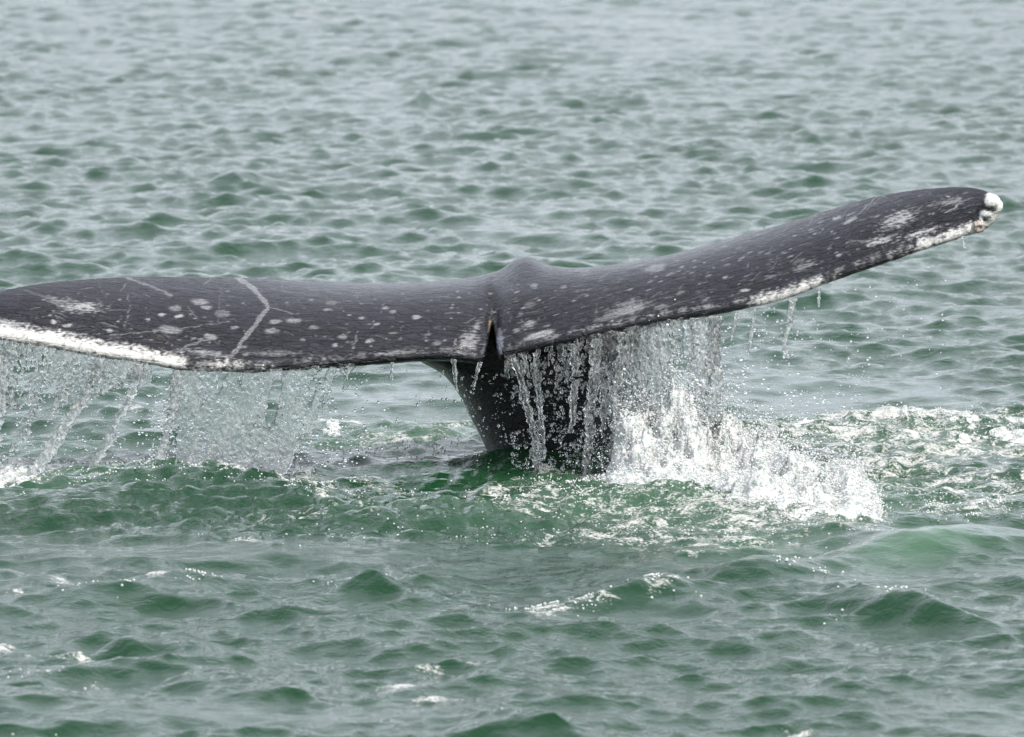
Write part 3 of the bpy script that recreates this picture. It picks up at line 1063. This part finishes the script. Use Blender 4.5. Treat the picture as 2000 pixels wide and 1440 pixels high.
def sheet_mesh(x0, x1, y0, y1, tfun, step=1.7, seed=0.0, lean=0.0, Yoff=0.0, aerf=0.3):
    """water sheet in the plane under the trailing edge: thickness field in photo pixels, both faces real"""
    gx = np.arange(x0, x1, step)
    gy = np.arange(y0, y1, step)
    PX, PY = np.meshgrid(gx, gy)
    t = tfun(PX, PY)
    # fall off smoothly at the outline
    Y0 = Y_trail(PX) - 0.012 + Yoff
    mid = 0.016 * fbm(PX * 0.02 + seed, PY * 0.008, seed, 2) + 0.009 * fbm(PX * 0.07 + seed, PY * 0.03, 3 + seed, 3) \
        + 0.0025 * fbm(PX * 0.2 + seed, PY * 0.14, 5 + seed, 2) + lean * (PY - y0) / 200.0
    X, Z = unproj(PX, PY, Y0)
    th = np.clip(t, 0, None) * 0.001
    r1 = 1 + 0.7 * fbm(PX * 0.11, PY * 0.07, 7 + seed, 2)
    r2 = 1 + 0.7 * fbm(PX * 0.11, PY * 0.07, 27 + seed, 2)
    h, w = PX.shape
    front = np.stack([X, Y0 + mid - th * r1, Z], -1).reshape(-1, 3)
    back = np.stack([X, Y0 + mid + th * r2, Z], -1).reshape(-1, 3)
    pos = (t > 0).ravel()
    bidx = np.arange(h * w) + h * w
    bidx = np.where(pos, bidx, np.arange(h * w))
    fi = np.arange(h * w).reshape(h, w)
    bi = bidx.reshape(h, w)
    keep = (t[:-1, :-1] > 0) | (t[1:, :-1] > 0) | (t[:-1, 1:] > 0) | (t[1:, 1:] > 0)
    f = np.stack([fi[:-1, :-1], fi[1:, :-1], fi[1:, 1:], fi[:-1, 1:]], -1)[keep]
    b = np.stack([bi[:-1, :-1], bi[:-1, 1:], bi[1:, 1:], bi[1:, :-1]], -1)[keep]
    V = np.concatenate([front, back])
    F = np.concatenate([f, b])
    used = np.unique(F)
    remap = np.full(len(V), -1)
    remap[used] = np.arange(len(used))
    me = np_mesh('water', V[used], remap[F])
    a = aerf(PX, PY) if callable(aerf) else np.full(PX.shape, aerf)
    set_attr(me, 'aer', np.concatenate([a.ravel(), a.ravel()])[used])
    return me


def strand(PX, PY, pts, w0, w1, th, seed, wig=5.0, beads=0.5, frag=0.2):
    """one rope of water: a wiggling, beading line that thins and breaks as it falls"""
    pts = np.array(pts, float)
    y = PY
    cx = np.interp(y, pts[:, 1], pts[:, 0])
    f = np.clip((y - pts[0, 1]) / (pts[-1, 1] - pts[0, 1]), 0, 1)
    cx = cx + wig * (0.3 + f) * fbm(0 * y + seed, y * 0.025, seed, 3) * 2
    w = (w0 + (w1 - w0) * f) * (1 + beads * fbm(0 * y + seed * 3.1, y * 0.09, seed + 2, 2) * 2)
    w = np.maximum(w, 0.4)
    u = np.abs(PX - cx) / w
    t = th * (1 - u ** 2)
    t = t + th * 0.6 * fbm(PX * 0.13, PY * 0.09, seed + 9, 2)
    t = t - th * 6 * np.clip(fbm(PX * 0.06 + seed * 7, y * 0.045, seed + 4, 3) - 0.35 + 0.3 * (1 - frag) * (1 - f) - frag * 0.4, 0, 1)
    out = (u > 1.0) | (y < pts[0, 1]) | (y > pts[-1, 1])
    return np.where(out, -1.0, t)


def lipline(x):
    return bot_px(x) - 5


# broad sheet under the left fluke
def t_left(PX, PY):
    lx = np.interp(PY, [720, 800, 870, 925], [338, 328, 318, 298]) + 16 * fbm(PY * 0.03, 0 * PY, 1, 4)
    rx = np.interp(PY, [715, 760, 830, 930], [695, 672, 628, 575]) + 18 * fbm(PY * 0.035, 0 * PY, 2, 4)
    e = np.minimum(PX - lx, rx - PX) / 22
    lowy = 952 + 6 * fbm(PX * 0.03, 0 * PX, 3, 3)
    e = np.minimum(e, (lowy - PY) / 8)
    e = np.minimum(e, (PY - lipline(PX)) / 3)
    body = 0.55 + 1.5 * fbm(PX * 0.030 + PY * 0.008, PY * 0.012, 4, 3) + 1.9 * fbm(PX * 0.085 + PY * 0.02, PY * 0.012, 16, 3) + 1.5 * fbm(PX * 0.13, PY * 0.10, 6, 3)
    dens = smooth(0, 1, np.interp(PX, [320, 380, 450, 560, 620, 700], [.4, .9, 1, .9, .55, .1]))
    hole = smooth(0.05, 0.55, fbm(PX * 0.024 + PY * 0.006, PY * 0.009, 14, 2) + 0.35 * fbm(PX * 0.09, PY * 0.06, 19, 3)) * np.interp(PX, [330, 420, 560, 690], [0.9, 0.45, 0.9, 1.1])
    edge = smooth(70, 0, np.minimum(PX - lx, rx - PX))
    t = body + 1.05 * dens - 1.5 * edge * (0.4 + 0.6 * smooth(740, 840, PY)) - 4.2 * hole * smooth(890, 830, PY)
    return np.where(e > 0, np.minimum(t, 4 * e), -1)


def aer_left(PX, PY):
    return np.clip(0.13 + 0.32 * fbm(PX * 0.03, PY * 0.015, 31, 3) + 0.35 * fbm(PX * 0.09 + PY * 0.02, PY * 0.01, 37, 2) + 0.10 * smooth(850, 930, PY) + 0.15 * smooth(360, 320, PX), 0.05, 0.9)


add('water_curtain', sheet_mesh(285, 700, 700, 962, t_left, 1.8, 1.0, 0.0, aerf=aer_left), M_CURT,
    'broad translucent sheet of water pouring off the scarred left fluke', 'falling water')


# torn sheet near the left tip
def t_tip(PX, PY):
    e = (PY - lipline(PX)) / 3
    low = np.interp(PX, [-60, 20, 60, 130, 200, 300], [900, 900, 860, 800, 770, 740]) + 26 * fbm(PX * 0.03, 0 * PX, 5, 3)
    e = np.minimum(e, (low - PY) / 10)
    e = np.minimum(e, (PX + 60) / 10)
    body = 0.5 + 1.9 * fbm(PX * 0.035 + PY * 0.02, PY * 0.016, 44, 3) + 2.2 * fbm(PX * 0.15, PY * 0.11, 46, 2)
    body = body - 1.3 * smooth(0, 1, (PY - lipline(PX)) / 150)
    return np.where(e > 0, np.minimum(body, 4 * e), -1)


add('water_curtain', sheet_mesh(-60, 300, 655, 905, t_tip, 1.8, 2.0, aerf=lambda a, b: np.clip(0.28 + 0.3 * fbm(a * 0.04, b * 0.02, 33, 2), 0, 1)), M_CURT,
    'torn lacy sheet of water falling from the white left fluke tip', 'falling water')


# sheet under the right fluke, in front of the tail stock
def t_right(PX, PY):
    e = (PY - lipline(PX)) / 3
    low = np.interp(PX, [985, 1020, 1080, 1130, 1180, 1230, 1290, 1330], [735, 740, 765, 790, 880, 960, 800, 690]) + 30 * fbm(PX * 0.035, 0 * PX, 51, 3)
    e = np.minimum(e, (low - PY) / 14)
    e = np.minimum(e, np.minimum(PX - 985, 1335 - PX) / 12)
    body = 0.55 + 2.2 * fbm(PX * 0.055, PY * 0.012, 54, 3) + 2.2 * fbm(PX * 0.17, PY * 0.075, 56, 2)
    body = body + 1.0 * smooth(1120, 1220, PX) * smooth(1340, 1280, PX)
    body = body - 1.6 * smooth(0.1, 1.2, (PY - lipline(PX)) / 130) * smooth(1220, 1140, PX) - 0.4
    return np.where(e > 0, np.minimum(body, 4 * e), -1)


def aer_right(PX, PY):
    return np.clip(0.22 + 0.3 * fbm(PX * 0.05, PY * 0.015, 61, 3) + 0.12 * smooth(1180, 1300, PX), 0.04, 0.9)


add('water_curtain', sheet_mesh(985, 1340, 620, 962, t_right, 1.7, 3.0, aerf=aer_right), M_CURT,
    'stringy veil of water falling from the right fluke before the dark tail stock', 'falling water')

STREAMS = [  # points, w0, w1, thickness mm, label, group
    ([(196, 702), (165, 780), (110, 860), (52, 950)], 9, 16, 5, 'thick white rope of water slanting down beneath the left fluke', None, .55),
    ([(272, 712), (258, 770), (225, 830), (180, 925)], 10, 9, 4, 'wavering strand of water between the slanting rope and broad sheet', None, .35),
    ([(350, 724), (338, 800), (322, 870), (300, 950)], 9, 8, 4, 'beaded strand edging the broad sheet of water', None, .4),
    ([(20, 668), (0, 760), (-10, 830), (-24, 950)], 14, 20, 4, 'ragged strand of water dropping from the left fluke tip', None, .4),
    ([(1003, 700), (1024, 770), (1042, 840), (1052, 955)], 6, 9, 5, 'bent stream of water running down beside the fluke notch', None, .18),
    ([(1045, 690), (1052, 760), (1058, 850), (1064, 955)], 4, 8, 4, 'straight stream beside the bent one before the tail stock', None, .16),
    ([(1118, 672), (1124, 730), (1118, 800), (1113, 845)], 9, 5, 4, 'short tapering stream over the middle of the tail stock', None, .15),
    ([(1165, 662), (1160, 740), (1150, 830), (1147, 955)], 10, 8, 5, 'long wavering stream over the right side of tail stock', None, .2),
    ([(1218, 650), (1208, 740), (1204, 830), (1194, 955)], 9, 7, 4, 'thin stream along the right edge of the tail stock', None, .35),
    ([(1376, 622), (1384, 690), (1365, 760), (1345, 840), (1325, 915)], 26, 12, 7, 'wide twisting column of water falling into the white splash', None, .42),
    ([(1398, 618), (1392, 690), (1396, 760), (1388, 850)], 12, 14, 6, 'column of water twined with the wide twisting one', None, .42),
    ([(1342, 626), (1350, 690), (1342, 730)], 7, 3, 4, 'short strand of water between the stringy veil and twisting column', None, .3),
    ([(1548, 583), (1540, 640), (1532, 665), (1542, 700)], 6, 3, 4, 'curling strand of water dripping from the right fluke', None, .4),
    ([(1475, 603), (1470, 640), (1462, 690)], 4, 2, 3, 'longer of two fine drip lines between twisting column and curling strand', None, .3),
    ([(1440, 608), (1434, 640), (1428, 665)], 4, 2, 3, 'shorter fine drip line close beside the twisting column', None, .3),
    ([(1600, 563), (1599, 582), (1598, 600)], 2.6, 2, 2.5, 'tiny drip under the white lip beyond the curling strand', None, .3),
    ([(1880, 462), (1883, 474), (1884, 484)], 2.4, 2.2, 2.5, 'small drip below the brown barnacle', None, .3),
    ([(766, 708), (765, 730), (766, 742)], 2.6, 2, 2.5, 'thin drip hanging below the middle of left fluke', None, .0),
    ([(886, 702), (890, 735), (892, 765)], 4, 2, 3, 'strand of water hanging at the flare of the tail stock', None, .2),
    ([(938, 708), (930, 735), (925, 755)], 3.5, 2, 3, 'strand of water hanging under the fluke notch', None, .2),
]
for i, (pts, w0, w1, th, lab, grp, ae) in enumerate(STREAMS):
    P = np.array(pts)
    xa, xb = P[:, 0].min() - w0 - w1 - 22, P[:, 0].max() + w0 + w1 + 22
    ya, yb = P[0, 1] - 4, P[-1, 1] + 2
    big = w0 > 5
    fn = lambda a, b, p=pts, q=w0, r=w1, s=th, k=i: strand(a, b, p, q, r, s, 3.3 + 1.7 * k, 5.0 if q > 5 else 2.0, 0.45, 0.15 if q > 5 else 0.05)
    af = lambda a, b, k=ae, q=i: np.clip(k + 0.3 * fbm(a * 0.06, b * 0.03, 71 + q, 2), 0, 1)
    add('water_stream', sheet_mesh(xa, xb, ya, yb, fn, 1.5 if big else 1.0, 10.0 + i, Yoff=-0.01 - 0.002 * (i % 4), aerf=af), M_CURT, lab, 'falling water', grp)

# ---------------------------------------------------------------- droplets in the air
DROPS = [  # x0, x1, y0, y1, count, radius px min, max, Y offset
    (1000, 1230, 700, 930, 1500, 0.8, 3.4), (1000, 1240, 850, 935, 260, 0.8, 2.4), (900, 1010, 730, 900, 190, 0.8, 2.6),
    (690, 905, 715, 880, 110, 0.9, 3.0), (0, 330, 690, 910, 520, 0.8, 2.8), (320, 700, 720, 920, 360, 0.8, 2.6), (580, 720, 730, 910, 260, 0.8, 3.4), (290, 345, 740, 930, 160, 0.8, 3.2), (1000, 1420, 660, 930, 90, 2.6, 5.0),
    (1230, 1420, 640, 900, 420, 0.8, 3.4), (1400, 1560, 600, 830, 260, 0.9, 3.2), (1480, 1700, 640, 830, 110, 0.9, 3.0),
    (1560, 1850, 520, 780, 60, 0.9, 2.6), (1220, 1700, 760, 960, 500, 0.8, 3.2), (1400, 1460, 690, 790, 30, 2, 4.5),
]
P, R, S = [], [], []
dr = np.random.default_rng(5)
for (x0, x1, y0, y1, n, ra, rb) in DROPS:
    px = dr.uniform(x0, x1, n)
    py = dr.uniform(y0, y1, n)
    ok = (py > bot_px(px) + 6) & ((noise3(px * 0.03, py * 0.02, 4.0) > -0.25))
    px, py = px[ok], py[ok]
    Yd = Y_trail(px) + dr.normal(0, 0.05, len(px)) - 0.02
    x, z = unproj(px, py, Yd)
    r = (ra + (rb - ra) * dr.power(0.45, len(px)) ** 1.0) * 0.0015
    P.append(np.stack([x, Yd, z], 1))
    R.append(r)
    S.append(np.stack([dr.uniform(0.85, 1.1, len(px)), dr.uniform(0.85, 1.1, len(px)), dr.uniform(0.85, 1.45, len(px))], 1))
P, R, S = np.concatenate(P), np.concatenate(R), np.concatenate(S)
keep = P[:, 2] > 0.02
V, F = ball_soup(P[keep], R[keep], ICO2, S[keep])
add('water_droplets', np_mesh('water_droplets', V, F), M_DROP, 'clear drops scattered in the air under the dripping flukes', 'water drops', kind='stuff')


# ---------------------------------------------------------------- splash and foam
def sea_point(px, py):
    x, y = ground(px, py)
    Fl = sea_fields(x, y)
    return sea_surface(x, y, Fl, np.full(x.shape, 0.008))


SPECK_P, SPECK_R, SPECK_K = [], [], []


def splash(specs, seed, label, nspeck, step=0.0042, jag=1.0):
    """heaped white water: a churned mound with overhanging lobes, fringed by flung specks.
    specs: foot pixel x, y, half width px, half depth m, height m"""
    r = np.random.default_rng(seed)
    c = []
    for (cx, cyy, sx, sd, hh) in specs:
        gx, gy = ground(np.array([cx], float), np.array([cyy], float))
        c.append((gx[0], gy[0], sx * 0.0015, sd, hh))
    x0, x1 = min(q[0] - 1.5 * q[2] for q in c), max(q[0] + 1.5 * q[2] for q in c)
    y0, y1 = min(q[1] - 1.5 * q[3] for q in c), max(q[1] + 1.5 * q[3] for q in c)
    gx, gy = np.arange(x0, x1, step), np.arange(y0, y1, step * 1.6)
    X, Y = np.meshgrid(gx, gy)
    h = np.zeros_like(X)
    wx = X + 0.02 * fbm(X * 14, Y * 12, seed, 2)
    wy = Y + 0.03 * fbm(X * 14, Y * 12, seed + 5, 2)
    for (a, b, sx, sd, hh) in c:
        e = np.clip(1 - ((wx - a) / (1.35 * sx)) ** 2 - ((wy - b) / (1.35 * sd)) ** 2, 0, 1)
        h = np.maximum(h, hh * e ** 0.8)
    ridge = 1 - np.abs(fbm(X * 15, Y * 11, seed + 2, 4)) * 2.6
    m = np.clip(0.62 + 0.22 * jag * ridge + 0.55 * jag * fbm(X * 11, Y * 8, seed + 3, 2) + 0.30 * jag * fbm(X * 38, Y * 24, seed + 9, 3), 0.05, 1.5)
    F5 = sea_fields(X.ravel(), Y.ravel())
    base = sea_surface(X.ravel(), Y.ravel(), F5, np.full(X.size, 0.008))[2].reshape(X.shape)
    Z = base + h * m * np.where(h.max() > 0.07, 0.78, 1.0) - (0.022 if h.max() > 0.07 else 0.62 * h.max())
    nr, nc = X.shape
    idx = np.arange(nr * nc).reshape(nr, nc)
    keep = (h[:-1, :-1] + h[1:, 1:] + h[1:, :-1] + h[:-1, 1:]) > 0
    Q = np.stack([idx[:-1, :-1], idx[:-1, 1:], idx[1:, 1:], idx[1:, :-1]], -1)[keep]
    V = np.stack([X.ravel(), Y.ravel(), Z.ravel()], 1)
    used = np.unique(Q)
    mp = np.full(len(V), -1)
    mp[used] = np.arange(len(used))
    me = np_mesh('splash', V[used], mp[Q])
    relax(me, 1)
    v, nn = verts_of(me), normals_of(me)
    amp = smooth(0.0, 0.05, h.ravel()[used])
    v += nn * (amp * (0.016 * fbm(v[:, 0] * 26, v[:, 1] * 26, v[:, 2] * 26 + seed, 2) + 0.008 * fbm(v[:, 0] * 80, v[:, 1] * 80, v[:, 2] * 80, 2)))[:, None]
    me.vertices.foreach_set('co', v.astype(np.float32).ravel())
    me.update()
    add('splash', me, M_FOAM, label, 'splash')
    ok = (h.ravel()[used] > 0.004)
    w = ok * (0.15 + np.clip(h * m, 0, None).ravel()[used] / h.max())
    sel = r.choice(len(v), nspeck, p=w / w.sum())
    up = (h * m).ravel()[used][sel]
    p = v[sel] + nn[sel] * (np.abs(r.normal(0, 0.007, nspeck)))[:, None]
    p[:, 2] += up * np.abs(r.normal(0, 0.22, nspeck)) * (r.random(nspeck) < 0.6)
    p[:, :2] += r.normal(0, 0.010, (nspeck, 2))
    far = r.random(nspeck) < 0.08
    p[far] += r.normal(0, 1, (far.sum(), 3)) * np.array([0.05, 0.05, 0.03]) + np.array([0, 0, 0.03])
    clump = noise3(p[:, 0] * 30, p[:, 1] * 20, p[:, 2] * 30) > -0.22
    SPECK_P.append(p[clump])
    SPECK_R.append((0.0008 + 0.0026 * r.power(0.6, nspeck) * np.where(r.random(nspeck) < 0.05, 1.8, 1.0))[clump])


splash([(1268, 938, 62, 0.20, 0.38), (1315, 940, 78, 0.22, 0.36), (1365, 936, 68, 0.22, 0.30), (1408, 936, 58, 0.2, 0.32), (1460, 937, 72, 0.22, 0.25), (1250, 955, 70, 0.2, 0.10), (1360, 962, 140, 0.26, 0.075), (1470, 955, 80, 0.2, 0.09)],
       31, 'tall white splash heaped beneath the twisting column of water', 15000)
splash([(1545, 972, 46, 0.22, 0.18), (1605, 988, 66, 0.25, 0.145), (1662, 994, 46, 0.24, 0.16), (1528, 952, 24, 0.12, 0.17), (1500, 990, 90, 0.22, 0.10), (1590, 1008, 110, 0.2, 0.05)],
       32, 'lower white splash with a jagged crest beside the green swell', 8500, 0.0042, 1.2)
splash([(50, 936, 45, 0.22, 0.05), (5, 936, 60, 0.22, 0.06), (140, 932, 50, 0.2, 0.025), (-60, 936, 50, 0.2, 0.05)], 33,
       'small white splash where the slanting rope of water lands', 1200)
splash([(1150, 957, 90, 0.16, 0.03), (1060, 950, 36, 0.12, 0.035), (1205, 952, 50, 0.16, 0.045)], 34,
       'low frothy splash along the foot of the tail stock', 900)
splash([(1880, 852, 130, 0.25, 0.03), (1700, 848, 110, 0.25, 0.03), (1560, 850, 90, 0.25, 0.03), (1762, 842, 12, 0.1, 0.055), (2010, 852, 80, 0.3, 0.04)], 35,
       'long broken ridge of froth behind the jagged splash', 2200, 0.006, 1.4)
splash([(655, 842, 24, 0.2, 0.035), (690, 852, 40, 0.2, 0.018)], 36, 'small white lick of foam behind the broad sheet', 200)

br = np.random.default_rng(8)
P, R = np.concatenate(SPECK_P), np.concatenate(SPECK_R)
V, F = ball_soup(P, R, ICO1)
add('splash_spray', np_mesh('splash_spray', V, F), M_BUB, 'white spray specks flying off the heaped splashes', 'spray', kind='stuff')

BUB = [(450, 948, 280, 18, 2000), (600, 955, 80, 24, 800), (270, 915, 170, 20, 1000), (60, 935, 120, 20, 300), (800, 878, 170, 18, 500), (1000, 985, 220, 18, 500),
       (1300, 990, 260, 26, 800), (1500, 985, 200, 30, 600), (1150, 905, 100, 20, 400), (1780, 835, 300, 22, 700), (1880, 990, 120, 20, 600), (1300, 1035, 300, 20, 400), (720, 1150, 60, 9, 220),
       (1090, 1183, 80, 9, 150), (1290, 1160, 70, 12, 130), (1540, 1118, 90, 10, 120), (1720, 1160, 70, 14, 160), (1640, 1208, 20, 8, 40), (220, 1158, 110, 14, 60), (380, 1140, 40, 10, 50),
       (900, 1050, 500, 20, 180), (1480, 1040, 110, 12, 120), (1690, 1050, 110, 14, 50), (60, 1325, 60, 8, 16), (200, 1340, 40, 10, 16), (1000, 1410, 60, 8, 14), (50, 1430, 80, 6, 14)]
PX, PY, RR = [], [], []
for cx, cyy, sx, sy, n in BUB:
    PX.append(br.normal(cx, sx * 0.6, n))
    PY.append(br.normal(cyy, sy * 0.6, n))
    RR.append(br.uniform(0.0009, 0.0030, n) * (1.25 if cyy > 1090 else 1))
PX, PY, RR = np.concatenate(PX), np.concatenate(PY), np.concatenate(RR)
ok = noise3(PX * 0.025, PY * 0.06, 3.0) + 0.4 * noise3(PX * 0.08, PY * 0.2, 6.0) > 0.02
PX, PY, RR = PX[ok], PY[ok], RR[ok]
X, Y, Z = sea_point(PX, PY)
V, F = ball_soup(np.stack([X, Y, Z + RR * 0.3], 1), RR, ICO2)
add('foam_bubbles', np_mesh('foam_bubbles', V, F), M_BUB, 'glinting clear bubbles strewn over the churned water and wave crests', 'bubbles', kind='stuff')
